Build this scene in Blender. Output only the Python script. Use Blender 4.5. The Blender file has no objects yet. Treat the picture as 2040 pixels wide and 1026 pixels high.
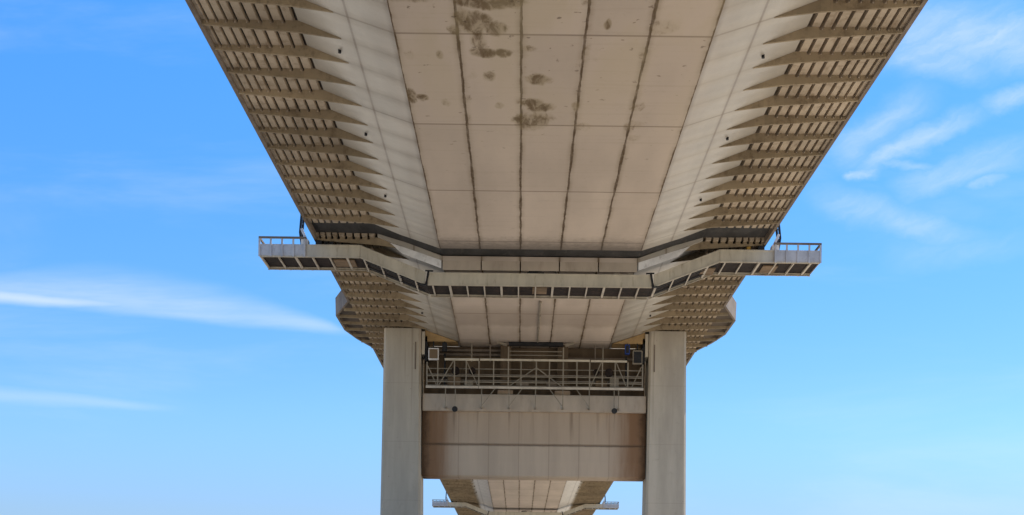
import bpy, math, random
from mathutils import Matrix, Vector
random.seed(7)
R = math.radians
sc = bpy.context.scene
COL = sc.collection
GROUND = -1.6                     # camera height is the zero level
F = 2870.0                        # focal length in photograph pixels

# ------------------------------------------------------------------ nodes
class N:
    """tiny node-graph helper"""
    def __init__(s, tree): s.t = tree; s.n = tree.nodes; s.l = tree.links
    def put(s, sock, v):
        if isinstance(v, bpy.types.NodeSocket): s.l.new(v, sock)
        elif v is not None:
            if sock.type == 'RGBA' and hasattr(v, '__len__') and len(v) == 3: v = (*v, 1)
            sock.default_value = v
    def math(s, op, a, b=None, c=None, clamp=False):
        n = s.n.new('ShaderNodeMath'); n.operation = op; n.use_clamp = clamp
        for i, v in enumerate((a, b, c)):
            if v is not None: s.put(n.inputs[i], v)
        return n.outputs[0]
    def mul(s, a, b): return s.math('MULTIPLY', a, b)
    def add(s, a, b): return s.math('ADD', a, b)
    def sub(s, a, b): return s.math('SUBTRACT', a, b)
    def ramp(s, v, a, b, o0=0.0, o1=1.0, smooth=True):
        n = s.n.new('ShaderNodeMapRange'); n.interpolation_type = 'SMOOTHSTEP' if smooth else 'LINEAR'
        s.put(n.inputs['Value'], v); s.put(n.inputs['From Min'], a); s.put(n.inputs['From Max'], b)
        s.put(n.inputs['To Min'], o0); s.put(n.inputs['To Max'], o1)
        return n.outputs[0]
    def mix(s, f, a, b):
        n = s.n.new('ShaderNodeMix'); n.data_type = 'RGBA'
        s.put(n.inputs[0], f); s.put(n.inputs[6], a); s.put(n.inputs[7], b)
        return n.outputs[2]
    def scale_col(s, c, f):
        n = s.n.new('ShaderNodeMix'); n.data_type = 'RGBA'; n.blend_type = 'MULTIPLY'
        s.put(n.inputs[0], 1.0); s.put(n.inputs[6], c)
        cb = s.n.new('ShaderNodeCombineColor')
        for i in range(3): s.put(cb.inputs[i], f)
        s.l.new(cb.outputs[0], n.inputs[7])
        return n.outputs[2]
    def coord(s): return s.n.new('ShaderNodeTexCoord').outputs['Object']
    def pos(s): return s.n.new('ShaderNodeNewGeometry').outputs['Position']
    def sep(s, v):
        n = s.n.new('ShaderNodeSeparateXYZ'); s.l.new(v, n.inputs[0]); return n.outputs
    def comb(s, x, y, z):
        n = s.n.new('ShaderNodeCombineXYZ')
        for i, v in enumerate((x, y, z)): s.put(n.inputs[i], v)
        return n.outputs[0]
    def vscale(s, v, sc_):
        n = s.n.new('ShaderNodeMapping'); s.l.new(v, n.inputs[0]); n.inputs['Scale'].default_value = sc_
        return n.outputs[0]
    def noise(s, v, scale=1, detail=4, rough=0.55, dist=0.0):
        n = s.n.new('ShaderNodeTexNoise'); s.put(n.inputs['Vector'], v)
        n.inputs['Scale'].default_value = scale; n.inputs['Detail'].default_value = detail
        n.inputs['Roughness'].default_value = rough; n.inputs['Distortion'].default_value = dist
        return n.outputs[0]
    def bump(s, h, strength, dist):
        n = s.n.new('ShaderNodeBump'); n.inputs['Strength'].default_value = strength
        n.inputs['Distance'].default_value = dist; s.put(n.inputs['Height'], h)
        return n.outputs[0]

def newmat(name):
    m = bpy.data.materials.new(name); m.use_nodes = True
    g = N(m.node_tree); b = m.node_tree.nodes['Principled BSDF']
    b.inputs['Specular IOR Level'].default_value = 0.25
    return m, g, b

def weathered(name, col, rough=0.75, var=0.25, dirt=(0.09, 0.07, 0.05), dirt_amt=0.3, scale=0.5, metal=0.0, streak=(1, 1, 1)):
    m, g, b = newmat(name)
    p = g.vscale(g.pos(), streak)
    a = g.noise(p, scale, 5, 0.6)
    c = g.scale_col(col, g.ramp(a, 0.3, 0.7, 1 - var, 1 + var * 0.5))
    d = g.noise(p, scale * 2.3, 6, 0.65)
    c = g.mix(g.mul(g.ramp(d, 0.52, 0.74), dirt_amt), c, dirt)
    g.put(b.inputs['Base Color'], c)
    b.inputs['Roughness'].default_value = rough; b.inputs['Metallic'].default_value = metal
    g.put(b.inputs['Normal'], g.bump(g.noise(p, scale * 8, 4), 0.25, 0.02))
    return m

M = {}
# soffit: five long panels, dark stained seams, mould patches
def bay_weathered(name, col, var, streakcol):
    m, g, b = newmat(name)
    P = g.pos(); x, y, z = g.sep(P)
    bay = g.math('FLOOR', g.math('DIVIDE', g.sub(y, 69.9 - .1), 3.2))
    wn = g.n.new('ShaderNodeTexWhiteNoise'); wn.noise_dimensions = '2D'
    g.l.new(g.comb(bay, g.math('SIGN', x), 0), wn.inputs['Vector'])
    wn2 = g.n.new('ShaderNodeTexWhiteNoise'); wn2.noise_dimensions = '2D'
    g.l.new(g.comb(bay, g.math('FLOOR', g.mul(x, 1.7)), 0), wn2.inputs['Vector'])
    big = g.noise(P, 0.16, 4, .6); fn = g.noise(P, 1.3, 6, .68)
    c = g.scale_col(col, g.add(g.add(g.ramp(wn.outputs[0], 0, 1, 1 - var, 1 + var, False), g.ramp(wn2.outputs[0], 0, 1, -var * .6, var * .6, False)), g.ramp(big, .3, .7, -.14, .14)))
    c = g.mix(g.mul(g.ramp(fn, .48, .72), .6), c, streakcol)
    st = g.noise(g.vscale(P, (3, .5, 3)), 0.8, 5, .65)
    c = g.mix(g.mul(g.ramp(st, .54, .70), .45), c, streakcol)
    g.put(b.inputs['Base Color'], c); b.inputs['Roughness'].default_value = 0.75
    g.put(b.inputs['Normal'], g.bump(fn, .3, .02))
    return m
def soffit_mat():
    m, g, b = newmat('beige_soffit')
    P = g.pos(); x, y, z = g.sep(P)
    big = g.noise(g.vscale(P, (0.5, 0.12, 1)), 0.6, 4)
    fine = g.noise(P, 2.2, 6, 0.65)
    pan = g.math('FLOOR', g.math('DIVIDE', g.add(x, 7.75), 3.1))
    bay = g.math('FLOOR', g.math('DIVIDE', g.sub(y, 69.9), 12.8))
    wn = g.n.new('ShaderNodeTexWhiteNoise'); wn.noise_dimensions = '2D'
    g.l.new(g.comb(pan, bay, 0), wn.inputs['Vector'])
    tone = g.add(g.ramp(big, 0.3, 0.7, 0.90, 1.07), g.ramp(wn.outputs[0], 0, 1, -0.05, 0.05, False))
    c = g.scale_col((0.515, 0.425, 0.345), tone)
    c = g.mix(g.mul(g.ramp(fine, 0.55, 0.8), 0.14), c, (0.2, 0.14, 0.09))
    # fine transverse weld ripple
    rip = g.noise(g.comb(g.mul(x, 0.05), y, 0), 2.4, 3)
    c = g.mix(g.mul(g.ramp(rip, 0.52, 0.75), 0.10), c, (0.2, 0.14, 0.09))
    # halo of grime along the long seams and a sharp, broken dark line
    d = g.math('PINGPONG', g.add(x, 7.75), 1.55)
    along = g.noise(g.comb(g.mul(pan, 3.1), y, 0), 0.22, 5, 0.7)
    halo = g.mul(g.ramp(d, 0.0, 0.42, 1, 0), g.ramp(along, 0.35, 0.72, 0.12, 0.6))
    c = g.mix(halo, c, (0.20, 0.145, 0.085))
    wob = g.noise(g.comb(x, y, 0), 1.1, 3)
    wid = g.add(0.05, g.mul(g.ramp(along, 0.3, 0.7), 0.10))
    line = g.ramp(g.add(d, g.mul(g.sub(wob, 0.5), 0.05)), g.mul(wid, .45), wid, 1, 0)
    lmask = g.mul(line, g.ramp(g.noise(g.comb(pan, y, 0), 0.6, 4), 0.25, 0.6, 0.5, 0.95))
    c = g.mix(lmask, c, (0.085, 0.052, 0.027))
    # transverse seams every four brackets
    dt = g.math('PINGPONG', g.sub(y, 69.9), 6.4)
    c = g.mix(g.mul(g.ramp(dt, 0.05, 0.14, 1, 0), 0.55), c, (0.13, 0.09, 0.06))
    # mould patches seen near the camera: (x, y, rx, ry, strength)
    pn = g.noise(g.vscale(P, (1.0, 0.30, 1)), 2.3, 8, 0.72)
    streaky = g.noise(g.vscale(P, (0.5, 1.5, 1)), 1.1, 6, 0.7)
    tex = g.add(g.mul(pn, 0.6), g.mul(streaky, 0.4))
    wx = g.mul(g.sub(g.noise(g.vscale(P, (1, .4, 1)), 0.55, 4, .6), .5), 3.0)
    wy = g.mul(g.sub(g.noise(g.vscale(P, (1, .4, 1.3)), 0.4, 4, .6), .5), 9.0)
    total = None
    for (qx, qy, rx, ry, s_) in [(985, 2, 60, 12, 1.0), (945, 40, 30, 24, .95), (990, 55, 22, 14, .8), (955, 75, 16, 34, .7), (965, 106, 24, 9, 1.1), (1004, 106, 14, 8, .95), (905, 62, 12, 9, .8), (1055, 97, 14, 6, .6),
                                 (1070, 158, 24, 9, 1.0), (1058, 202, 18, 8, 1.05), (1075, 212, 26, 9, .9), (1062, 238, 36, 18, .85), (972, 152, 12, 9, .7), (940, 152, 10, 8, .5), (820, 192, 10, 12, .9), (843, 195, 12, 6, .95),
                                 (996, 210, 9, 6, .7), (888, 205, 9, 7, .6), (876, 110, 7, 8, .75), (1211, 48, 7, 9, 1.0), (1320, 55, 26, 14, .55), (1270, 208, 16, 10, .5), (1265, 248, 20, 10, .55), (1180, 110, 30, 14, .4),
                                 (820, 3, 40, 6, .6), (815, 110, 12, 9, .5), (1146, 210, 8, 8, .8), (1290, 100, 20, 16, .45), (1160, 250, 16, 8, .5), (1260, 275, 14, 6, .5)]:
        Hh = 1233 - qy
        Y = F * 28.35 / Hh
        X = (qx - 1033 - 0.0122 * Hh) * Y / F - 1.35
        RX = rx * Y / F * 1.15; RY = ry * Y / Hh * 1.15
        e = g.add(g.math('POWER', g.math('DIVIDE', g.add(g.sub(x, X), g.mul(wx, min(1, RX * .6))), RX), 2.0),
                  g.math('POWER', g.math('DIVIDE', g.add(g.sub(y, Y), g.mul(wy, min(1, RY * .25))), RY), 2.0))
        k = g.mul(g.ramp(e, 0.0, 2.2, 1, 0), s_)
        total = k if total is None else g.math('MAXIMUM', total, k)
    seamk = g.mul(g.mul(g.ramp(d, 0.05, 1.0, 1, 0), g.ramp(y, 112, 68)), g.ramp(g.noise(g.comb(g.mul(pan, 5.3), g.mul(y, .22), 2), 1.0, 3), .45, .7, 0, .62))
    total = g.math('MAXIMUM', total, seamk)
    blot = g.noise(g.vscale(P, (1.0, 0.34, 1)), 1.9, 7, 0.66, .6)
    c = g.mix(g.mul(g.ramp(g.add(g.mul(total, .7), g.mul(blot, .5)), .42, .85), .5), c, (0.26, 0.20, 0.10))
    patch = g.mul(g.ramp(g.add(g.mul(blot, 1.0), g.mul(total, 0.42)), 0.70, 0.98), g.ramp(total, 0.03, 0.3))
    c = g.mix(g.mul(patch, .85), c, (0.098, 0.056, 0.026))
    # a general olive tint where water has crept near the camera
    c = g.mix(g.mul(g.mul(g.ramp(big, .42, .62), g.ramp(y, 95, 66)), .35), c, (0.33, 0.27, 0.16))
    band = g.mul(g.ramp(g.add(y, g.mul(g.sub(fine, .5), 3.0)), 106.0, 110.6), g.math('LESS_THAN', y, 112))  # soffit darkens towards the joint bay
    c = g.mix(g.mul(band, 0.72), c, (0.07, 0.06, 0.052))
    yb2 = g.add(y, g.mul(g.sub(big, .5), 5.0))
    c = g.mix(g.mul(g.mul(g.ramp(yb2, 130, 134), g.ramp(yb2, 140.5, 138.5)), 0.32), c, (0.2, 0.15, 0.11))
    speck = g.mul(g.ramp(g.noise(P, 1.7, 3, 0.5), 0.68, 0.73), g.ramp(y, 60, 100, 0.65, 0.1))
    c = g.mix(speck, c, (0.09, 0.06, 0.04))
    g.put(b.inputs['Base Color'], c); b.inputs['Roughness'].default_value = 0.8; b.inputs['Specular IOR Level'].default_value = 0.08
    g.put(b.inputs['Normal'], g.bump(g.add(g.mul(fine, 0.4), g.mul(rip, 0.6)), 0.3, 0.03))
    return m
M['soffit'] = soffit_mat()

def web_mat():
    m, g, b = newmat('pale_side_panel')
    P = g.pos(); x, y, z = g.sep(P)
    ax = g.math('ABSOLUTE', x)
    bay = g.math('FLOOR', g.math('DIVIDE', g.sub(y, 69.9), 3.2))
    wn = g.n.new('ShaderNodeTexWhiteNoise'); wn.noise_dimensions = '2D'
    g.l.new(g.comb(bay, g.math('SIGN', x), 0), wn.inputs['Vector'])
    n1 = g.noise(g.vscale(P, (1, 0.3, 1)), 0.5, 5)
    c = g.scale_col((0.44, 0.395, 0.33), g.add(g.ramp(n1, 0.3, 0.7, 0.88, 1.06), g.ramp(wn.outputs[0], 0, 1, -0.05, 0.06, False)))
    # long weld seam
    d = g.math('ABSOLUTE', g.sub(ax, 10.0))
    c = g.mix(g.mul(g.ramp(d, 0.03, 0.09, 1, 0), 0.62), c, (0.14, 0.10, 0.07))
    c = g.mix(g.mul(g.ramp(d, 0.0, 0.3, 1, 0), 0.2), c, (0.2, 0.14, 0.09))
    # dark drip line at the lower edge
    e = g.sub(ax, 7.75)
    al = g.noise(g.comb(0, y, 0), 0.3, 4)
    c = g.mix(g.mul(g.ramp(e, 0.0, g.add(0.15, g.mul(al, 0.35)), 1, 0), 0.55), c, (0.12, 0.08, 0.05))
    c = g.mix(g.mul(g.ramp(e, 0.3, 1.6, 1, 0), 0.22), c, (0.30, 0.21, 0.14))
    dt = g.math('PINGPONG', g.sub(y, 69.9), 6.4)
    c = g.mix(g.mul(g.ramp(dt, 0.05, 0.14, 1, 0), 0.4), c, (0.16, 0.12, 0.08))
    dt2 = g.math('PINGPONG', g.sub(y, 69.9), 1.6)
    c = g.mix(g.mul(g.ramp(dt2, 0.03, 0.22, 1, 0), 0.16), c, (0.2, 0.15, 0.1))
    fn = g.noise(P, 2.0, 6, 0.65)
    c = g.mix(g.mul(g.ramp(fn, 0.58, 0.8), 0.2), c, (0.2, 0.15, 0.1))
    g.put(b.inputs['Base Color'], c); b.inputs['Roughness'].default_value = 0.36; b.inputs['Specular IOR Level'].default_value = 0.5
    wav = g.math('SINE', g.mul(g.sub(y, 69.9), 2 * math.pi / 3.2))
    g.put(b.inputs['Normal'], g.bump(g.add(fn, g.mul(wav, 2.2)), 0.5, 0.05))
    return m
M['web'] = web_mat()

def pier_mat():
    m, g, b = newmat('pier_concrete')
    P = g.pos(); x, y, z = g.sep(P)
    n1 = g.noise(g.vscale(P, (1.0, 1.0, 0.12)), 0.55, 5, 0.6)
    n2 = g.noise(P, 1.5, 6, 0.65)
    c = g.scale_col((0.475, 0.41, 0.32), g.ramp(n1, 0.3, 0.7, 0.84, 1.06))
    c = g.mix(g.mul(g.ramp(n2, 0.55, 0.8), 0.2), c, (0.16, 0.13, 0.1))
    d = g.math('PINGPONG', z, 3.0)
    c = g.mix(g.mul(g.ramp(d, 0.01, 0.05, 1, 0), 0.18), c, (0.14, 0.12, 0.1))
    bl = g.noise(g.vscale(P, (.7, .7, .25)), 0.45, 5, .6)
    c = g.mix(g.mul(g.ramp(bl, .5, .68), .22), c, (0.24, 0.20, 0.16))
    run = g.noise(g.vscale(P, (2.6, 2.6, .045)), 1.0, 4, .6)
    c = g.mix(g.mul(g.mul(g.ramp(run, .55, .68), g.ramp(z, 12, 30)), .45), c, (0.17, 0.13, 0.095))
    vo = g.n.new('ShaderNodeTexVoronoi'); vo.inputs['Scale'].default_value = 1.1; g.l.new(P, vo.inputs['Vector'])
    c = g.mix(g.mul(g.ramp(vo.outputs['Distance'], .03, .06, 1, 0), .6), c, (0.13, 0.1, 0.08))
    g.put(b.inputs['Base Color'], c); b.inputs['Roughness'].default_value = 0.85
    g.put(b.inputs['Normal'], g.bump(n2, 0.3, 0.02))
    return m
M['pier'] = pier_mat()

def crossbeam_mat():
    m, g, b = newmat('stained_crossbeam_concrete')
    P = g.pos(); x, y, z = g.sep(P)
    ax = g.math('ABSOLUTE', x)
    n1 = g.noise(g.vscale(P, (1.0, 1.0, 0.06)), 0.8, 5, 0.6)
    n2 = g.noise(P, 1.4, 6, 0.65)
    c = g.scale_col((0.49, 0.385, 0.285), g.ramp(n1, 0.3, 0.7, 0.90, 1.04))
    c = g.mix(g.mul(g.ramp(g.add(z, g.mul(g.sub(n2, .5), 1.0)), 17.6, 18.3), .45), c, (0.40, 0.285, 0.19))
    # rust running down at both ends
    r1 = g.ramp(g.add(ax, g.mul(g.sub(n1, 0.5), 5.0)), 7.2, 10.9)
    c = g.mix(g.mul(r1, 0.85), c, (0.19, 0.088, 0.034))
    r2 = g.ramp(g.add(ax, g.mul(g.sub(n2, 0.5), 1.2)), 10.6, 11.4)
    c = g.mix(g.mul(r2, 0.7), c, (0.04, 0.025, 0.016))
    # pour joints
    d = g.math('ABSOLUTE', g.add(g.sub(z, 17.9), g.mul(g.sub(n2, .5), 0.12)))
    c = g.mix(g.mul(g.ramp(d, 0.05, 0.22, 1, 0), 0.6), c, (0.10, 0.065, 0.04))
    dv = g.math('PINGPONG', g.add(x, 7.75), 1.55)
    c = g.mix(g.mul(g.ramp(dv, 0.02, 0.07, 1, 0), 0.3), c, (0.15, 0.1, 0.07))
    # runs of dirt below the ledge
    runs = g.noise(g.vscale(P, (1.6, 1, 0.05)), 1.2, 4, 0.6)
    c = g.mix(g.mul(g.mul(g.mul(g.ramp(runs, 0.5, 0.68), g.ramp(g.noise(g.comb(x, 0, 0), .45, 2), .42, .6)), g.ramp(g.add(z, g.mul(n1, 2.0)), 18.0, 22.0)), 0.55), c, (0.14, 0.09, 0.055))
    g.put(b.inputs['Base Color'], c); b.inputs['Roughness'].default_value = 0.85
    g.put(b.inputs['Normal'], g.bump(n2, 0.3, 0.03))
    return m
M['beam'] = crossbeam_mat()

def ground_mat():
    m, g, b = newmat('dry_sandy_ground')
    P = g.pos()
    a = g.noise(P, 0.03, 6, 0.6); f = g.noise(P, 0.7, 6, 0.7)
    c = g.mix(g.ramp(a, 0.42, 0.6), (0.43, 0.375, 0.315), (0.31, 0.285, 0.205))
    c = g.scale_col(c, g.ramp(f, 0.25, 0.75, 0.8, 1.1))
    g.put(b.inputs['Base Color'], c); b.inputs['Roughness'].default_value = 0.95
    g.put(b.inputs['Normal'], g.bump(f, 0.5, 0.1))
    return m
M['ground'] = ground_mat()
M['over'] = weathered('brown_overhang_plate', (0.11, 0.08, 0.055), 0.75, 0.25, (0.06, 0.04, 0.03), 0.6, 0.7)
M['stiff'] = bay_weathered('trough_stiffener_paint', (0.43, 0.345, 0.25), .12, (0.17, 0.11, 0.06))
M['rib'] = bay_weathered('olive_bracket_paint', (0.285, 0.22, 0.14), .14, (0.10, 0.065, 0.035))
M['edge'] = weathered('edge_beam_concrete', (0.19, 0.15, 0.115), 0.8, 0.25, (0.10, 0.07, 0.05), 0.6, 0.6)
M['cap'] = weathered('pale_cap_concrete', (0.45, 0.37, 0.29), 0.8, 0.15, (0.22, 0.16, 0.11), 0.35, 0.5, streak=(1, 1, .3))
M['slab'] = weathered('deck_slab_concrete', (0.30, 0.28, 0.25), 0.85, 0.2)
M['dark_joint'] = weathered('dark_joint_bay', (0.045, 0.042, 0.04), 0.8, 0.4, (0.11, 0.095, 0.08), 0.5, 0.9, streak=(1, .3, 1))
M['white_paint'] = weathered('white_plate_paint', (0.80, 0.77, 0.74), 0.5, 0.2, (0.25, 0.2, 0.16), 0.5, 0.8)
M['gantry'] = weathered('cream_gantry_paint', (0.54, 0.475, 0.37), 0.55, 0.16, (0.2, 0.14, 0.08), 0.5, 0.9, streak=(1, 1, .25))
M['pale'] = weathered('pale_grey_panel', (0.50, 0.48, 0.47), 0.6, 0.16, (0.25, 0.21, 0.18), 0.5, 1.2)
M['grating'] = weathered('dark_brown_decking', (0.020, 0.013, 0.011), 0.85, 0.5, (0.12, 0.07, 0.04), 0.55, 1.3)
M['member'] = weathered('pale_cross_member', (0.50, 0.44, 0.36), 0.6, 0.2, (0.25, 0.16, 0.1), 0.4, 0.9)
M['plate'] = weathered('brown_plate', (0.20, 0.135, 0.08), 0.8, 0.3, (0.05, 0.035, 0.025), 0.6, 1.2)
M['black'] = weathered('black_steel', (0.018, 0.018, 0.02), 0.5, 0.3, (0.06, 0.05, 0.045), 0.4, 1.5)
M['blue'] = weathered('blue_paint', (0.02, 0.05, 0.22), 0.5, 0.2, (0.03, 0.03, 0.05), 0.4, 1.5)
M['ochre'] = weathered('ochre_paint', (0.45, 0.26, 0.05), 0.5, 0.2, (0.12, 0.07, 0.03), 0.5, 1.5)
M['galv'] = weathered('galvanised_steel', (0.27, 0.23, 0.175), 0.5, 0.2, (0.2, 0.15, 0.1), 0.4, 1.2)
M['wall'] = weathered('shade_darkened_wall', (0.15, 0.105, 0.065), 0.85, 0.3, (0.06, 0.04, 0.025), 0.7, 0.5, streak=(1, 1, .15))  # dark base carries the deck's shade inside the pier recess
M['rust'] = weathered('rusty_corbel', (0.40, 0.26, 0.12), 0.85, 0.3, (0.12, 0.065, 0.03), 0.7, 0.6)

# ------------------------------------------------------------------ mesh helpers
class MB:
    def __init__(s): s.v = []; s.f = []
    def hexa(s, p):                       # 8 points: bottom loop, top loop
        b = len(s.v); s.v += [tuple(q) for q in p]
        s.f += [tuple(b + i for i in q) for q in ((3, 2, 1, 0), (4, 5, 6, 7), (0, 1, 5, 4), (1, 2, 6, 5), (2, 3, 7, 6), (3, 0, 4, 7))]
        return s
    def box(s, x0, x1, y0, y1, z0, z1):
        return s.hexa([(x0, y0, z0), (x1, y0, z0), (x1, y1, z0), (x0, y1, z0), (x0, y0, z1), (x1, y0, z1), (x1, y1, z1), (x0, y1, z1)])
    def bar(s, a, b, w, h=None):
        h = h or w
        a = Vector(a); b = Vector(b); d = (b - a).normalized()
        up = Vector((0, 0, 1)) if abs(d.z) < 0.95 else Vector((0, 1, 0))
        u = d.cross(up).normalized(); v = u.cross(d).normalized()
        u *= w / 2; v *= h / 2
        return s.hexa([a - u - v, a + u - v, a + u + v, a - u + v, b - u - v, b + u - v, b + u + v, b - u + v])
    def tube(s, a, b, r, n=10, r2=None):
        r2 = r if r2 is None else r2
        a = Vector(a); b = Vector(b); d = (b - a).normalized()
        up = Vector((0, 0, 1)) if abs(d.z) < 0.95 else Vector((0, 1, 0))
        u = d.cross(up).normalized(); v = u.cross(d)
        k = len(s.v)
        for c, rr in ((a, r), (b, r2)):
            for i in range(n):
                t = 2 * math.pi * i / n
                s.v.append(tuple(c + (u * math.cos(t) + v * math.sin(t)) * rr))
        for i in range(n):
            j = (i + 1) % n; s.f.append((k + i, k + j, k + n + j, k + n + i))
        s.f.append(tuple(k + i for i in range(n))[::-1]); s.f.append(tuple(k + n + i for i in range(n)))
        return s
    def prism(s, poly, y0, y1):           # polygon in x,z pushed along y
        k = len(s.v); n = len(poly)
        s.v += [(x, y0, z) for x, z in poly] + [(x, y1, z) for x, z in poly]
        for i in range(n):
            j = (i + 1) % n; s.f.append((k + i, k + j, k + n + j, k + n + i))
        s.f.append(tuple(k + i for i in range(n))); s.f.append(tuple(k + n + i for i in range(n))[::-1])
        return s
    def sweep(s, sections):               # list of loops with equal length
        k = len(s.v); n = len(sections[0]); m = len(sections)
        for sec in sections: s.v += [tuple(p) for p in sec]
        for q in range(m - 1):
            for i in range(n):
                j = (i + 1) % n
                s.f.append((k + q * n + i, k + q * n + j, k + (q + 1) * n + j, k + (q + 1) * n + i))
        s.f.append(tuple(k + i for i in range(n))[::-1]); s.f.append(tuple(k + (m - 1) * n + i for i in range(n)))
        return s
    def build(s, name, mat, parent=None, bevel=0.0, warp=None):
        me = bpy.data.meshes.new(name)
        me.from_pydata([warp(p) for p in s.v] if warp else s.v, [], s.f)
        import bmesh
        bm = bmesh.new(); bm.from_mesh(me); bmesh.ops.recalc_face_normals(bm, faces=bm.faces)
        if bevel: bmesh.ops.bevel(bm, geom=bm.edges[:], offset=bevel, segments=2, affect='EDGES', clamp_overlap=True)
        bm.to_mesh(me); bm.free()
        me.materials.append(mat)
        o = bpy.data.objects.new(name, me); COL.objects.link(o)
        if parent:
            o.parent = parent; o.matrix_parent_inverse = Matrix.Translation(parent.location).inverted()
        return o

def tag(o, label=None, cat=None, group=None, kind=None):
    for k, v in (('label', label), ('category', cat), ('group', group), ('kind', kind)):
        if v: o[k] = v
    return o
def empty(name, loc, label, cat, group=None):
    o = bpy.data.objects.new(name, None); COL.objects.link(o); o.location = loc
    o.empty_display_size = 1
    return tag(o, label, cat, group)

# ------------------------------------------------------------------ ground
gm = MB(); S_ = 6000; gm.v = [(-S_, -S_, GROUND), (S_, -S_, GROUND), (S_, S_, GROUND), (-S_, S_, GROUND)]; gm.f = [(0, 1, 2, 3)]
tag(gm.build('ground', M['ground']), kind='structure')

# ------------------------------------------------------------------ bridge deck
Y0, Y1 = -80.0, 560.0
PITCH = 3.2; ST0 = 69.9
JA, JB = 110.5, 114.2                     # dark expansion-joint bay
def drop(y):                              # the road falls gently past the pier
    if y < 160: return 0.0
    t = y - 160
    return -(0.0105 * t * t / (t + 14))
def warp(p): return (p[0], p[1], p[2] + drop(p[1]))
def edge_x(y):                            # half width, wider round the pier
    pts = [(-1e4, 18.0), (137, 18.0), (143.7, 19.95), (150.8, 19.95), (155.5, 19.2), (160.5, 18.0), (1e4, 18.0)]
    for (a, xa), (b, xb) in zip(pts, pts[1:]):
        if a <= y <= b: return xa + (xb - xa) * (y - a) / (b - a)
ZE, ZT, ZF = 30.2, 29.35, 28.35           # overhang, bracket tip, soffit levels
def ys(a, b, step=PITCH, extra=()):
    out = {a, b}; k = math.ceil((a - ST0) / step)
    while ST0 + k * step < b: out.add(round(ST0 + k * step, 3)); k += 1
    out |= {e for e in extra if a < e < b}
    out = sorted(out)
    return [y for i, y in enumerate(out) if i == 0 or y - out[i - 1] > 0.01]
deck = empty('bridge_deck', (0, 0, GROUND), 'long beige box girder bridge deck seen from below with ribbed overhangs', 'bridge deck')

def extr(poly_fn, a, b, step=PITCH * 4, extra=()):
    return MB().sweep([[(x, y, z) for x, z in poly_fn(y)] for y in ys(a, b, step, extra)])
LT = 0.35
# soffit and inclined side panels, interrupted by the joint bay
flange = lambda y: [(-7.75, ZF), (7.75, ZF), (7.75, ZF + LT), (-7.75, ZF + LT)]
mb = MB()
for a, b in ((Y0, JA), (JB, Y1)):
    t = extr(flange, a, b); k = len(mb.v); mb.v += t.v; mb.f += [tuple(i + k for i in f) for f in t.f]
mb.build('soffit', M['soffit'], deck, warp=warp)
for s in (-1, 1):
    web = lambda y, s=s: [(s * 7.752, ZF + .002), (s * 10.0, 29.10), (s * 10.76, ZT), (s * 12.9, ZE), (s * 12.9, ZE + LT), (s * 7.752, ZF + LT)]
    mb = MB()
    for a, b in ((Y0, JA), (JB, Y1)):
        t = extr(web, a, b); k = len(mb.v); mb.v += t.v; mb.f += [tuple(i + k for i in f) for f in t.f]
    mb.build('side_panel', M['web'], deck, warp=warp)
# joint bay: set up into the girder, with a dark base colour
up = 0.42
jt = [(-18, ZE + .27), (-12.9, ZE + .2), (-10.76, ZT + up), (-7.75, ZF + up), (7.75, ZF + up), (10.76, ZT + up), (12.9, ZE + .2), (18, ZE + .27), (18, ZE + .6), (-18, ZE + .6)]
MB().prism(jt, JA, JB).build('joint_recess', M['dark_joint'], deck)
for s in (-1, 1):                          # pale plates added to catch light, standing in for a bright strip
    MB().prism([(s * 7.82, ZF - .62), (s * 10.95, ZT - .48), (s * 11.9, ZT + .35), (s * 10.76, ZT - .01), (s * 7.82, ZF + .01)], JB + .004, JB + .06).build('light_catch_plate', M['white_paint'], deck)
for k in range(5):
    MB().box(-7.75 + 3.1 * k + .05, -7.75 + 3.1 * (k + 1) - .05, JB + .004, JB + .06, ZF - .74, ZF - .002).build('light_catch_plate', M['cap'], deck)
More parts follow.
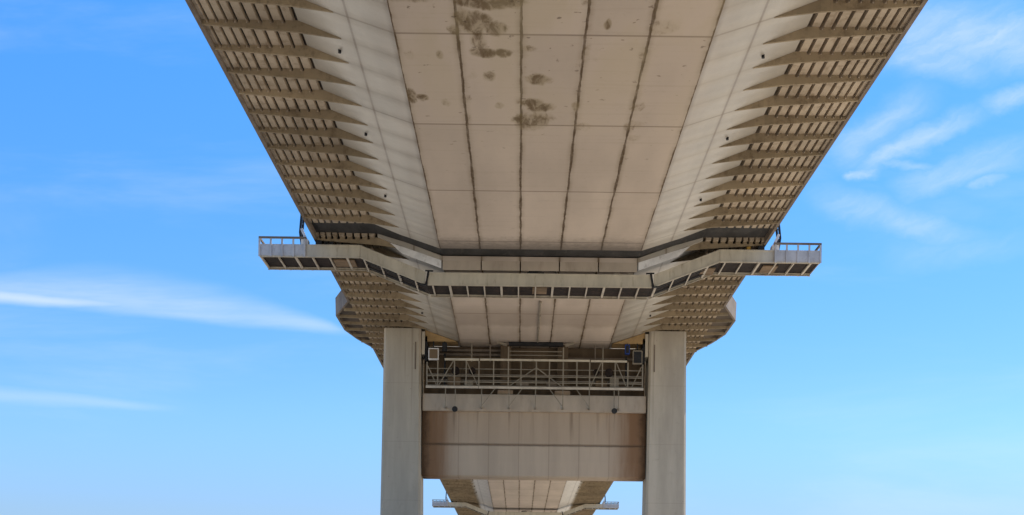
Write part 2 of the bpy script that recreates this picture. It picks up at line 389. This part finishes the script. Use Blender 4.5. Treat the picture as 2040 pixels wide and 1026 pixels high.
# deck slab above (road side), overhang plate, stiffeners
mb = extr(lambda y: [(-18 + .3, ZE + .62), (18 - .3, ZE + .62), (18 - .3, ZE + 1.1), (-18 + .3, ZE + 1.1)], Y0, Y1)
mb.build('road_slab', M['slab'], deck, warp=warp)
PX = (137, 143.7, 150.8, 155.5, 160.5)
for s in (-1, 1):
    mb = MB()
    for a, b in ((Y0, JA), (JB, Y1)):
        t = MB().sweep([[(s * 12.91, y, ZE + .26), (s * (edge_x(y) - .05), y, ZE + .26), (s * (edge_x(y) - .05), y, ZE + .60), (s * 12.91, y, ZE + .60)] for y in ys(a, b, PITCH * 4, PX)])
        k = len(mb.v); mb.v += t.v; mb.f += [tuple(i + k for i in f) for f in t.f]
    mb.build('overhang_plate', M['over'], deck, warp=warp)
    # longitudinal troughs
    x = 13.12; i = 0
    while x < 17.75:
        w = 0.46 if i < 5 else 0.37
        tr = lambda y, x=x, w=w: [(s * (x + .03), ZE), (s * (x + w - .03), ZE), (s * (x + w), ZE + .262), (s * x, ZE + .262)]
        mb = MB()
        for a, b in ((Y0, JA), (JB, Y1)):
            t = extr(tr, a, b); k = len(mb.v); mb.v += t.v; mb.f += [tuple(q + k for q in f) for f in t.f]
        mb.build('trough_stiffener', M['stiff'], deck, warp=warp)
        x += w + (0.14 if i < 5 else 0.11); i += 1
    # edge beam with upstand, follows the widening
    eb = lambda y: [(s * (edge_x(y) - .22), y, ZE - .2), (s * edge_x(y), y, ZE - .2), (s * (edge_x(y) + .06), y, ZE + 1.6), (s * (edge_x(y) - .25), y, ZE + 1.6), (s * (edge_x(y) - .24), y, ZE + .25)]
    MB().sweep([eb(y) for y in ys(Y0, Y1, PITCH * 4, PX)]).build('edge_beam', M['edge'], deck, warp=warp)
# transverse brackets
TROUGHS = []
_x = 13.12
while _x < 17.75:
    TROUGHS.append((_x, 0.46 if len(TROUGHS) < 5 else 0.37)); _x += TROUGHS[-1][1] + (0.14 if len(TROUGHS) <= 5 else 0.11)
def bracket_into(mb, s, y):
    t = .07; e = edge_x(y) - .235
    def zb(x):
        return ZT - .03 + (x - 10.76) / 2.14 * .29 if x < 12.9 else ZT + .26 + (x - 12.9) / 5.1 * (.36 if y < 121 else .16)
    zn = ZE - .15                          # underside of the copes
    top = [(12.88, ZE + .012)]
    for x, w_ in TROUGHS:
        top += [(x - .02, ZE + .012) if x < 13.2 else (x + .04, zn), (x + .04, ZE - .004), (x + w_ - .04, ZE - .004), (x + w_ - .04, zn)]
    top = [top[0]] + top[2:]
    top += [(e, zn if e < 18.2 else ZE - .1)]
    poly = top + [(e, min(zb(e), ZE - .2)), (12.9, zb(12.9)), (10.70, ZT - .035)]
    mb.prism([(s * a, b) for a, b in poly], y - t, y + t)
sts = [ST0 + PITCH * k for k in range(-40, 148)]
seen = [y for y in sts if 66 < y < 166 and not (JA - .3 < y < JB + .3)]
far = [y for y in sts if 290 < y < 352]
sing = set((seen + far)[:50])
rest = MB()
for s in (-1, 1):
    for y in sts:
        if JA - .3 < y < JB + .3: continue
        if y in sing:
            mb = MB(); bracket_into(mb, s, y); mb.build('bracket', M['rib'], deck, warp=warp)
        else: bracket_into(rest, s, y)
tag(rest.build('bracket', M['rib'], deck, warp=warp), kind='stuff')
# drain spouts on the side panels
for s in (-1, 1):
    for k in range(-1, 20):
        y = ST0 + PITCH * (4 * k + 1.55)
        if JA - 1 < y < JB + 4: continue
        MB().tube((s * 11.0, y, ZT + .3), (s * 11.0, y, ZT - .06), .085, 10).build('drain_spout', M['black'], deck, warp=warp)
# drain pipe hung under the soffit before the pier
mb = MB(); mb.tube((.25, 128.0, ZF - .16), (.25, 146.5, ZF - .16), .09, 8)
for y in (128.5, 134, 140, 146): mb.box(.13, .37, y - .05, y + .05, ZF - .2, ZF - .001)
mb.build('drain_pipe', M['galv'], deck)

# ------------------------------------------------------------------ travelling inspection gantry
GY = 114.5; GD = 4.3                      # front face and depth
KX, KI, EX = 14.3, 9.0, 22.3
ZW, ZC, DP = 29.55, 27.45, 1.0
prof = [(-EX, ZW), (-KX, ZW), (-KI, ZC), (KI, ZC), (KX, ZW), (EX, ZW)]
def ztop(x):
    for (a, za), (b, zb) in zip(prof, prof[1:]):
        if a <= x <= b: return za + (zb - za) * (x - a) / (b - a)
def make_gantry():
    g = empty('inspection_gantry', (0, GY + GD / 2, GROUND), 'cream travelling inspection gantry slung right across under the near part of the deck', 'gantry', 'inspection gantries under the deck')
    # front and rear fascia beams in five straight pieces
    for name, ya, yb in (('front_beam', GY, GY + .16), ('rear_beam', GY + GD - .16, GY + GD)):
        for i, ((xa, za), (xb, zb)) in enumerate(zip(prof, prof[1:])):
            ia = .10 if i in (2, 3) else 0.012; ib = .10 if i in (1, 2) else 0.012
            L = xb - xa; fa = ia / L; fb = 1 - ib / L
            pa = (xa + L * fa, za + (zb - za) * fa); pb = (xa + L * fb, za + (zb - za) * fb)
            outer = i in (0, 4)
            mb = MB().prism([(pa[0], pa[1] - DP), (pb[0], pb[1] - DP), (pb[0], pb[1]), (pa[0], pa[1])], ya, yb)
            y_l = ya - .05 if name == 'front_beam' else ya
            for off in (0.0, DP - .09):    # projecting flanges top and bottom
                mb.prism([(pa[0], pa[1] - off - .09), (pb[0], pb[1] - off - .09), (pb[0], pb[1] - off + .004), (pa[0], pa[1] - off + .004)], y_l, yb + .04)
            mb.build(name, M['gantry'], g)
    # cross members below the decking
    rnd = random.Random(3)
    x = -EX + .06; xs = []
    while x <= EX: xs.append(x); x += 1.3706
    for i, x in enumerate(xs):
        w = .085 if i % 3 == 2 else .05
        zt = ztop(max(-EX, min(EX, x))) - DP
        MB().box(x - w, x + w, GY + .163, GY + GD - .163, zt + .01 + rnd.choice((0, 0, .05)), zt + .19).build('cross_member', M['member'], g)
    # dark decking, set up inside the beams
    for i, ((xa, za), (xb, zb)) in enumerate(zip(prof, prof[1:])):
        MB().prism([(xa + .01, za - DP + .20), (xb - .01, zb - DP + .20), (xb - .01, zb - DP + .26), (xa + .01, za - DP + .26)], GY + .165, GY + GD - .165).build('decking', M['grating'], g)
    # pipes and loose plates under the decking
    for (xa, xb, dy) in ((-16.6, -14.9, 1.2), (12.6, 14.1, 1.0), (-.55, .6, .9), (18.0, 19.2, 1.5)):
        MB().box(xa, xb, GY + dy, GY + dy + 2.2, ztop((xa + xb) / 2) - DP + .08, ztop((xa + xb) / 2) - DP + .17).build('under_plate', M['plate'], g)
    for s in (-1, 1):
        # end cage beyond the deck edge: pale panels, posts, hand rail
        xa, xb = 18.62, EX
        mb = MB()
        X0, X1 = sorted((s * xa, s * xb))
        mb.box(X0, X1, GY - .075, GY - .055, ZW - DP + .1, ZW - .02)
        mb.box(X0, X1, GY + GD + .045, GY + GD + .06, ZW - DP + .1, ZW - .02)
        xe = s * EX; mb.box(min(xe, xe + s * .03), max(xe, xe + s * .03), GY + .02, GY + GD - .02, ZW - DP + .1, ZW - .02)
        mb.build('end_panel', M['pale'], g)
        for k in range(5):
            x = s * (xa + .08 + (xb - xa - .1) * k / 4)
            MB().box(x - .075, x + .075, GY - .15, GY - .079, ZW - DP, ZW + .42).build('rail_post', M['pale'], g)
            MB().box(x - .075, x + .075, GY + GD + .063, GY + GD + .13, ZW - DP, ZW + .42).build('rail_post', M['pale'], g)
        for yy in (GY - .11, GY + GD + .1): MB().box(X0 - .05, X1 + .05, yy - .06, yy + .06, ZW + .423, ZW + .58).build('hand_rail', M['edge'], g)
        MB().box(min(xe - .06, xe + .06), max(xe - .06, xe + .06), GY - .045, GY + GD + .035, ZW + .423, ZW + .58).build('hand_rail', M['edge'], g)
        # stringers and service pipes below the decking
        for dy, r_ in ((.9, .05), (1.55, .035), (2.9, .06)):
            za_, zb_ = ZC - DP + .07, ZW - DP + .07
            MB().tube((s * (KI + .3), GY + dy, za_ + .12), (s * (KX - .1), GY + dy, zb_), r_, 6).build('service_pipe', M['black'], g)
        # hinge link at the knee
        mb = MB(); mb.bar((s * (KI + .02), GY - .07, ZC - .98), (s * (KI - .18), GY - .07, ZC + .16), .16, .1)
        mb.bar((s * (KI + .1), GY - .07, ZC + .12), (s * (KI - .55), GY - .07, ZC + .10), .12, .1)
        mb.bar((s * (KI + .02), GY - .07, ZC - .98), (s * (KI + .45), GY - .07, ZC - .95), .16, .1)
        mb.build('hinge_link', M['black'], g)
        # hanger tower rising past the deck edge, hooked over the parapet
        top = 32.6 if s < 0 else 31.95
        mb = MB()
        for yy in (GY + .4, GY + 1.5):
            mb.bar((s * 18.95, yy, ZW - .3), (s * 19.15, yy, 30.6), .16)
            mb.bar((s * 19.15, yy, 30.6), (s * 19.0, yy, top), .16)
            mb.bar((s * 19.0, yy, top), (s * 17.6, yy, top), .16)
        for z in (30.5, 31.3): mb.bar((s * 19.08, GY + .4, z), (s * 19.08, GY + 1.5, z + .3), .1)
        mb.build('hanger_frame', M['black'], g)
        mb = MB(); mb.box(*sorted((s * 18.45, s * 19.0)), GY - .02, GY + .9, ZW + .02, ZW + .42)
        mb.bar((s * 18.6, GY + .2, ZW + .4), (s * 19.0, GY + .2, ZW + 1.3), .2)
        mb.build('drive_unit', M['white_paint'], g)
        # rollers and boxes standing on the wing between beam and deck
        for (x, w, h, mk) in ((17.6, .5, .36, 'black'), (16.6, .3, .28, 'ochre' if s > 0 else 'black'), (15.3, .7, .07, 'black')):
            MB().box(s * x - w / 2, s * x + w / 2, GY + .03, GY + .6, ZW - .6, ZW + min(h, .06 + h)).build('roller_box', M[mk], g, bevel=.02)
        # upper guard rail along the incline
    mb = MB(); mb.box(-1.0, .35, GY + .0, GY + .4, ZC + .006, ZC + .12); mb.bar((-.9, GY + .2, ZC + .2), (.2, GY + .2, ZC + .3), .14)
    mb.bar((.2, GY + .2, ZC + .3), (1.3, GY + .2, ZC + .2), .1); mb.bar((1.3, GY + .2, ZC + .2), (1.3, GY + .2, ZC), .08)
    mb.build('cable_bundle', M['black'], g)
    for x in (5.9, 7.0):
        MB().box(x, x + .45, GY + .02, GY + .3, ZC + .006, ZC + .16).build('control_box', M['galv'], g, bevel=.015)
    return g
gantry = make_gantry()
def copy_tree(o, parent=None):
    c = o.copy(); COL.objects.link(c)
    if parent: c.parent = parent; c.matrix_parent_inverse = o.matrix_parent_inverse.copy()
    for ch in [q for q in bpy.data.objects if q.parent == o]: copy_tree(ch, c)
    return c
FG = 345.0
g2 = copy_tree(gantry)
g2.location = (0, FG + GD / 2, GROUND + drop(FG))
g2['label'] = 'small distant inspection gantry seen through the gap below the crossbeam'

# ------------------------------------------------------------------ pier
PY = 147.3
pier = empty('bridge_pier', (0, PY + 2, GROUND), 'concrete portal pier with two tall legs and a deep stained crossbeam', 'pier')
for s in (-1, 1):
    secs = []
    for z in (GROUND, 8, 18, 26, 29.6):
        g_ = (25.6 - z) / 15 * .13
        xi, xo = 11.65 - g_, 15.5 + g_; ya, yb = PY - g_ * .5, PY + 4.6 + g_; c = .22
        secs.append([(s * (xi + c), ya, z), (s * (xo - c), ya, z), (s * xo, ya + c, z), (s * xo, yb - c, z), (s * (xo - c), yb, z), (s * (xi + c), yb, z), (s * xi, yb - c, z), (s * xi, ya + c, z)])
    MB().sweep(secs).build('pier_leg', M['pier'], pier)
    # capital under the overhang, thickened brow and conduit slot
    MB().box(*sorted((s * 11.3, s * 11.62)), PY + .35, PY + 3.5, 27.0, 29.35).build('bearing_bracket', M['gantry'], pier)
    MB().box(*sorted((s * 11.05, s * 11.28)), PY + .5, PY + 3.2, 26.4, 28.9).build('damper', M['black'], pier)
    MB().box(*sorted((s * 12.15, s * 12.28)), PY - .04, PY + .02, 25.4, 28.2).build('conduit', M['edge'], pier)
    # corbel between girder side and leg
    MB().prism([(s * 7.95, ZF + .01), (s * 11.28, ZF + .01), (s * 11.28, 29.55), (s * 10.78, ZT - .02)], PY + .5, PY + 3.0).build('corbel', M['rust'], pier)
secs = []
for z, y in ((14.6, PY + 1.25), (14.75, PY + 1.1), (16.2, PY + .95), (17.82, PY + .92), (17.9, PY + .98), (17.98, PY + .92), (19.6, PY + .98), (21.3, PY + 1.1)):
    secs.append([(-11.5, y, z), (11.5, y, z), (11.5, PY + 4.2, z), (-11.5, PY + 4.2, z)])
MB().sweep(secs).build('crossbeam', M['beam'], pier)
MB().box(-11.5, 11.5, PY + .7, PY + 4.1, 21.303, 23.05).build('beam_cap', M['cap'], pier, bevel=.06)
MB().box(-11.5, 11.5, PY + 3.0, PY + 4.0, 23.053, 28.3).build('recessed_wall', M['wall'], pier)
for x in (-3.0, 2.9):
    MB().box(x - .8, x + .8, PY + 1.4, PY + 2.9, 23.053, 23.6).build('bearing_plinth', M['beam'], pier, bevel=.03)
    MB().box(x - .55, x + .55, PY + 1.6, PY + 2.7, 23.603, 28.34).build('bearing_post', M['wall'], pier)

# ------------------------------------------------------------------ access platform inside the pier
pf = empty('access_platform', (0, PY + .2, 23.5), 'pale steel lattice access platform with guard rails between the pier legs', 'platform')
ya, yb = PY - .35, PY + .55; zf, zr = 23.55, 26.3
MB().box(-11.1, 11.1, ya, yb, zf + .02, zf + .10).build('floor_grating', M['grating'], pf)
mb = MB()
for a, b in ((-11.1, -5.72), (-5.68, 5.58), (5.62, 11.1)): mb.box(a, b, ya - .08, ya - .003, zf - .10, zf + .14)
mb.build('toe_board', M['member'], pf)
mb = MB(); mb.box(-9.2, -5.7, ya - .06, ya + .06, zr - .02, zr + .20); mb.box(-5.6, 5.6, ya - .09, ya + .03, zr + .0, zr + .20); mb.box(5.7, 9.4, ya - .06, ya + .06, zr - .02, zr + .18)
mb.build('top_rail', M['gantry'], pf)
mb = MB()
for z in (zf + .55, zf + 1.15): mb.box(-11.0, 11.0, ya - .03, ya + .03, z - .04, z + .04)
for z in (zf + .4, zf + .9, zf + 1.5, zf + 2.1): mb.box(-11.0, 11.0, yb + .25, yb + .31, z - .05, z + .05)
mb.build('mid_rail', M['galv'], pf)
for x in (-11.0, -9.9, -8.2, -7.0, -5.7, -4.2, -2.7, -1.4, 0.15, 1.5, 2.9, 4.3, 5.6, 6.9, 8.2, 9.5, 11.0):
    tall = x in (-2.7, 2.9)
    t = zf + 4.2 if tall else (zr if abs(x) < 10 else zr - .2)
    MB().box(x - .06, x + .06, ya - .001, ya + .1, zf + .19, t).build('rail_post', M['galv'], pf)
mb = MB()
for a, b in (((-2.6, zf + .2), (.1, zf + 2.1)), ((2.8, zf + .2), (.2, zf + 2.1)), ((-9.8, zf + .2), (-8.3, zr)), ((-7.0, zr), (-5.8, zf + .2)), ((5.7, zf + .2), (6.8, zr)), ((9.4, zf + .2), (8.3, zr)), ((-11, zr - .4), (-10, zf + .2)), ((10.9, zr - .4), (9.9, zf + .2))):
    mb.bar((a[0], ya + .15, a[1]), (b[0], ya + .15, b[1]), .09)
mb.build('diagonal_brace', M['galv'], pf)
# central hoist frame
mb = MB(); mb.box(-2.7, 2.9, PY - .1, PY + .5, 27.95, 28.30); mb.build('hoist_beam', M['black'], pf)
mb = MB(); mb.bar((-2.9, PY + .1, 28.0), (-3.9, PY + .1, 28.3), .25); mb.bar((3.1, PY + .1, 28.0), (4.1, PY + .1, 28.3), .25)
for z in (27.0, 27.4): mb.bar((-2.6, PY + .2, z), (2.8, PY + .2, z), .08)
mb.build('hoist_bracket', M['galv'], pf)
# hangers below the floor
for x in (-9.1, -5.4, -2.6, .1, 2.9, 5.6, 8.6):
    mb = MB(); mb.bar((x, ya + .3, zf), (x, ya + .3, 21.5), .09); mb.bar((x, ya + .3, 21.6), (x, PY + .69, 21.6), .16); mb.build('hanger', M['galv'], pf)
for a, b in ((-2.6, .1), (2.9, .1), (-5.4, -2.6), (5.6, 2.9)): MB().bar((a, ya + .2, 21.7), ((a + b) / 2, ya + .2, zf), .07).build('hanger_brace', M['galv'], pf)

# clutter on the platform: lockers, reels, cable runs
for (x0, x1, h, mk) in ((-8.9, -7.6, 1.0, 'wall'), (-7.2, -6.3, .7, 'galv'), (6.2, 7.4, .8, 'wall'), (7.7, 8.6, 1.1, 'galv'), (-1.9, -.6, .55, 'edge'), (1.2, 2.3, .7, 'edge')):
    MB().box(x0, x1, ya + .3, ya + .8, zf + .11, zf + .1 + h).build('locker', M[mk], pf, bevel=.03)
for (x, r_) in ((-8.1, .42), (-6.4, .36), (7.6, .42), (6.3, .34)):
    MB().tube((x, ya + .25, zf + 1.75), (x, ya + .6, zf + 1.75), r_, 14).build('cable_reel', M['grating'], pf)
for (x, z0, z1, mk) in ((-9.25, 23.7, 27.2, 'black'), (9.4, 23.9, 27.1, 'black'), (-6.5, 26.4, 28.2, 'galv'), (7.0, 26.4, 28.2, 'galv'), (6.2, 26.4, 28.2, 'edge'), (-4.6, 26.4, 28.2, 'edge')):
    MB().tube((x, PY + .9, z0), (x, PY + .9, z1), .09 if mk == 'black' else .07, 8).build('cable_pipe', M[mk], pf)
for z, x0, x1 in ((27.3, -10.8, -3.2), (27.0, 3.3, 10.8), (25.2, -10.9, 10.9), (24.6, -10.9, 10.9), (27.75, -10.8, -3.4)):
    MB().box(x0, x1, PY + 2.4, PY + 2.75, z, z + .22).build('cable_tray', M['edge'], pf)
# things standing or hanging round the platform
def floodlight(x, label):
    o = empty('floodlight', (x, PY + .1, 21.3), label, 'lamp', 'black floodlights under the access platform')
    MB().tube((x, PY - .55, 21.3), (x, PY + .15, 21.45), .30, 12, .22).build('lamp_housing', M['black'], o)
    MB().bar((x, PY - .1, 21.5), (x, PY + .1, 23.5), .09).build('lamp_stem', M['galv'], o)
floodlight(-8.1, 'round black floodlight hanging below the left half of the access platform')
floodlight(8.15, 'round black floodlight hanging below the right half of the access platform')
def boxed(name, x0, x1, z0, z1, mk, label, cat, group=None):
    o = empty(name, ((x0 + x1) / 2, PY + .2, z0), label, cat, group)
    MB().box(x0, x1, PY + .0, PY + .5, z0, z1).build('casing', M[mk], o, bevel=.03)
    MB().box(x0 + .1, x1 - .1, PY - .03, PY - .003, z0 + .12, z1 - .12).build('cover_plate', M['black' if mk != 'white_paint' else 'wall'], o)
    MB().bar(((x0 + x1) / 2, PY + .3, z1), ((x0 + x1) / 2, PY + .3, 28.33), .12).build('hanger_rod', M['black'], o)
boxed('equipment_box', -9.5, -9.0, 27.3, 28.2, 'black', 'black box hung under the deck beside the left pier leg', 'equipment box')
boxed('equipment_box', 9.2, 9.7, 27.2, 28.2, 'blue', 'small blue box hung under the deck beside the right pier leg', 'equipment box')
boxed('cable_drum_frame', -10.9, -9.85, 26.4, 27.6, 'white_paint', 'white framed cabinet above the left end of the access platform', 'cabinet')
boxed('cable_drum_frame', 10.0, 11.0, 26.2, 27.6, 'galv', 'grey framed cabinet above the right end of the access platform', 'cabinet')

# ------------------------------------------------------------------ light
EL, AZ = R(58), R(55)                      # azimuth from +Y towards +X
d = Vector((math.sin(AZ) * math.cos(EL), math.cos(AZ) * math.cos(EL), math.sin(EL)))
L = bpy.data.lights.new('sun', 'SUN'); L.energy = 5.0; L.angle = R(0.5); L.color = (1, .95, .87)
lo = bpy.data.objects.new('sun', L); COL.objects.link(lo)
lo.rotation_euler = d.to_track_quat('Z', 'Y').to_euler(); lo.location = d * 300

w = bpy.data.worlds.new('World'); sc.world = w; w.use_nodes = True
g = N(w.node_tree); bg = w.node_tree.nodes['Background']
sky = g.n.new('ShaderNodeTexSky'); sky.sky_type = 'NISHITA'; sky.sun_disc = False
sky.sun_elevation = EL; sky.sun_rotation = AZ
sky.air_density = 1.0; sky.dust_density = 0.3; sky.ozone_density = 3.0; sky.altitude = 50
tc = g.n.new('ShaderNodeTexCoord').outputs['Generated']
x, y, z = g.sep(tc)
ysafe = g.math('MAXIMUM', y, 0.05)
u = g.math('DIVIDE', x, ysafe); v = g.math('DIVIDE', z, ysafe)
px = g.add(g.mul(u, F), 1033); py = g.sub(1233, g.mul(v, F))   # direction in hundredths-of-a-degree-like units
hs = g.n.new('ShaderNodeHueSaturation'); g.l.new(sky.outputs[0], hs.inputs['Color'])
hs.inputs['Saturation'].default_value = 1.35
elev = g.math('ARCTANGENT', v)
skyc = g.scale_col(hs.outputs[0], g.mul(g.ramp(elev, 0.0, 0.40, 0.62, 1.0, False), g.ramp(elev, 0.03, 0.15, 0.66, 1.0)))
def cloud_streak(xa, ya, xb, yb, ta, tb, amp):
    t = g.math('DIVIDE', g.sub(px, xa), xb - xa)
    mid = g.add(ya, g.mul(t, yb - ya)); th = g.add(ta, g.mul(t, tb - ta))
    wv = g.mul(g.sub(g.noise(g.comb(g.mul(px, .004), g.mul(py, .02), 3), 1.0, 4), .5), 26)
    dd = g.math('DIVIDE', g.math('ABSOLUTE', g.add(g.sub(py, mid), wv)), g.math('MAXIMUM', th, 3))
    m = g.ramp(dd, 0.0, 1.0, 1, 0)
    m = g.mul(m, g.mul(g.ramp(t, 1.05, .55), g.ramp(t, -1.2, -.1)))
    return g.mul(m, amp)
yl = g.add(617, g.mul(px, .085)); hh = g.math('MAXIMUM', g.add(g.add(62, g.mul(px, .2)), g.mul(g.mul(px, px), -.0004)), 5)
w1 = g.noise(g.comb(g.mul(px, .004), g.mul(py, .012), 3), 1.0, 4)
w2 = g.noise(g.comb(g.mul(px, .0035), g.mul(py, .03), 9), 1.0, 6, .6)
dd = g.add(g.sub(yl, py), g.mul(g.sub(w1, .5), 22))
m = g.mul(g.ramp(dd, -6, 16), g.ramp(dd, g.mul(hh, 1.25), g.mul(hh, .45)))
m = g.mul(m, g.ramp(w2, .25, .7, .17, .34))
cl = g.mul(m, g.ramp(px, 740, 640))
cl = g.math('MAXIMUM', cl, g.mul(cloud_streak(0, 603, 420, 626, 24, 10, .55), g.ramp(px, 420, 60)))
cl = g.math('MAXIMUM', cl, cloud_streak(0, 800, 380, 822, 26, 10, .20))
fw = g.mul(g.sub(g.noise(g.comb(g.mul(px, .009), g.mul(py, .012), 1), 1.0, 5, .6), .5), 60)
fx = g.mul(g.sub(g.noise(g.comb(g.mul(px, .008), g.mul(py, .012), 21), 1.0, 5, .6), .5), 90)
qx = g.add(px, fx); qy = g.add(py, fw)
def wisp(xa, ya, xb, yb, th, amp):
    dx, dy = xb - xa, yb - ya; L2 = dx * dx + dy * dy
    rx = g.sub(qx, xa); ry = g.sub(qy, ya)
    t = g.math('DIVIDE', g.add(g.mul(rx, dx), g.mul(ry, dy)), L2)
    n_ = g.math('DIVIDE', g.sub(g.mul(ry, dx), g.mul(rx, dy)), math.sqrt(L2) * th)
    k = g.mul(g.ramp(g.math('ABSOLUTE', n_), 0.0, 1.7, 1, 0), g.mul(g.ramp(t, -.25, .2), g.ramp(t, 1.3, .55)))
    return g.mul(k, amp)
wsum = None
for a in ((1760, 60, 2150, 70, 60, .62), (1770, 105, 1960, 120, 32, .50), (1650, 300, 1830, 180, 34, .45), (1715, 318, 1940, 212, 22, .55), (1800, 368, 2040, 280, 30, .45),
          (1640, 392, 1930, 465, 28, .42), (1960, 190, 2100, 165, 20, .5), (1670, 342, 1735, 335, 10, .5), (1925, 368, 1995, 342, 11, .4), (1740, 318, 1850, 318, 10, .4), (1780, 500, 2040, 470, 30, .2), (1840, 30, 2040, 10, 40, .35)):
    k = wisp(*a); wsum = k if wsum is None else g.math('MAXIMUM', wsum, k)
ca, sa = math.cos(R(-28)), math.sin(R(-28))
ru = g.add(g.mul(qx, ca), g.mul(qy, sa)); rv = g.sub(g.mul(qy, ca), g.mul(qx, sa))
fib = g.noise(g.comb(g.mul(ru, .007), g.mul(rv, .03), 4), 1.0, 7, .62)
cl = g.math('MAXIMUM', cl, g.mul(wsum, g.ramp(fib, .25, .75, .34, .78)))
nv = g.noise(g.comb(g.mul(px, .0010), g.mul(py, .005), 8.3), 1.0, 6, .6, .4)
cl = g.math('MAXIMUM', cl, g.mul(g.ramp(nv, .45, .75), .14))
front = g.ramp(y, 0.1, 0.3)
cl = g.mul(cl, front)
tn = g.n.new('ShaderNodeMix'); tn.data_type = 'RGBA'; tn.blend_type = 'MULTIPLY'; tn.inputs[0].default_value = 1
g.l.new(skyc, tn.inputs[6]); g.put(tn.inputs[7], g.mix(g.ramp(elev, .04, .17), (0.97, 1.09, 1.55), (0.99, 1.05, 1.16))); skyc = tn.outputs[2]
skyc = g.mix(cl, skyc, (5.0, 5.4, 5.8))
g.put(bg.inputs['Color'], skyc); bg.inputs['Strength'].default_value = 0.10

# ------------------------------------------------------------------ camera (level, lens shifted upward)
cam = bpy.data.cameras.new('camera'); co = bpy.data.objects.new('camera', cam); COL.objects.link(co)
cam.sensor_width = 36; cam.lens = 36 * F / 2040
cam.shift_x = -(1033 - 1020) / 2040; cam.shift_y = (1233 - 513) / 2040
co.matrix_world = Matrix.Translation((-1.35, 0, 0)) @ Matrix.Rotation(R(90), 4, 'X') @ Matrix.Rotation(R(0.7), 4, 'Z')
cam.clip_start = 0.5; cam.clip_end = 20000
sc.camera = co
vs = sc.view_settings; vs.view_transform = 'Standard'; vs.look = 'None'; vs.gamma = 1; vs.exposure = 0.92; vs.use_curve_mapping = False
sc.cycles.max_bounces = 8; sc.cycles.diffuse_bounces = 6
sc.cycles.use_denoising = True
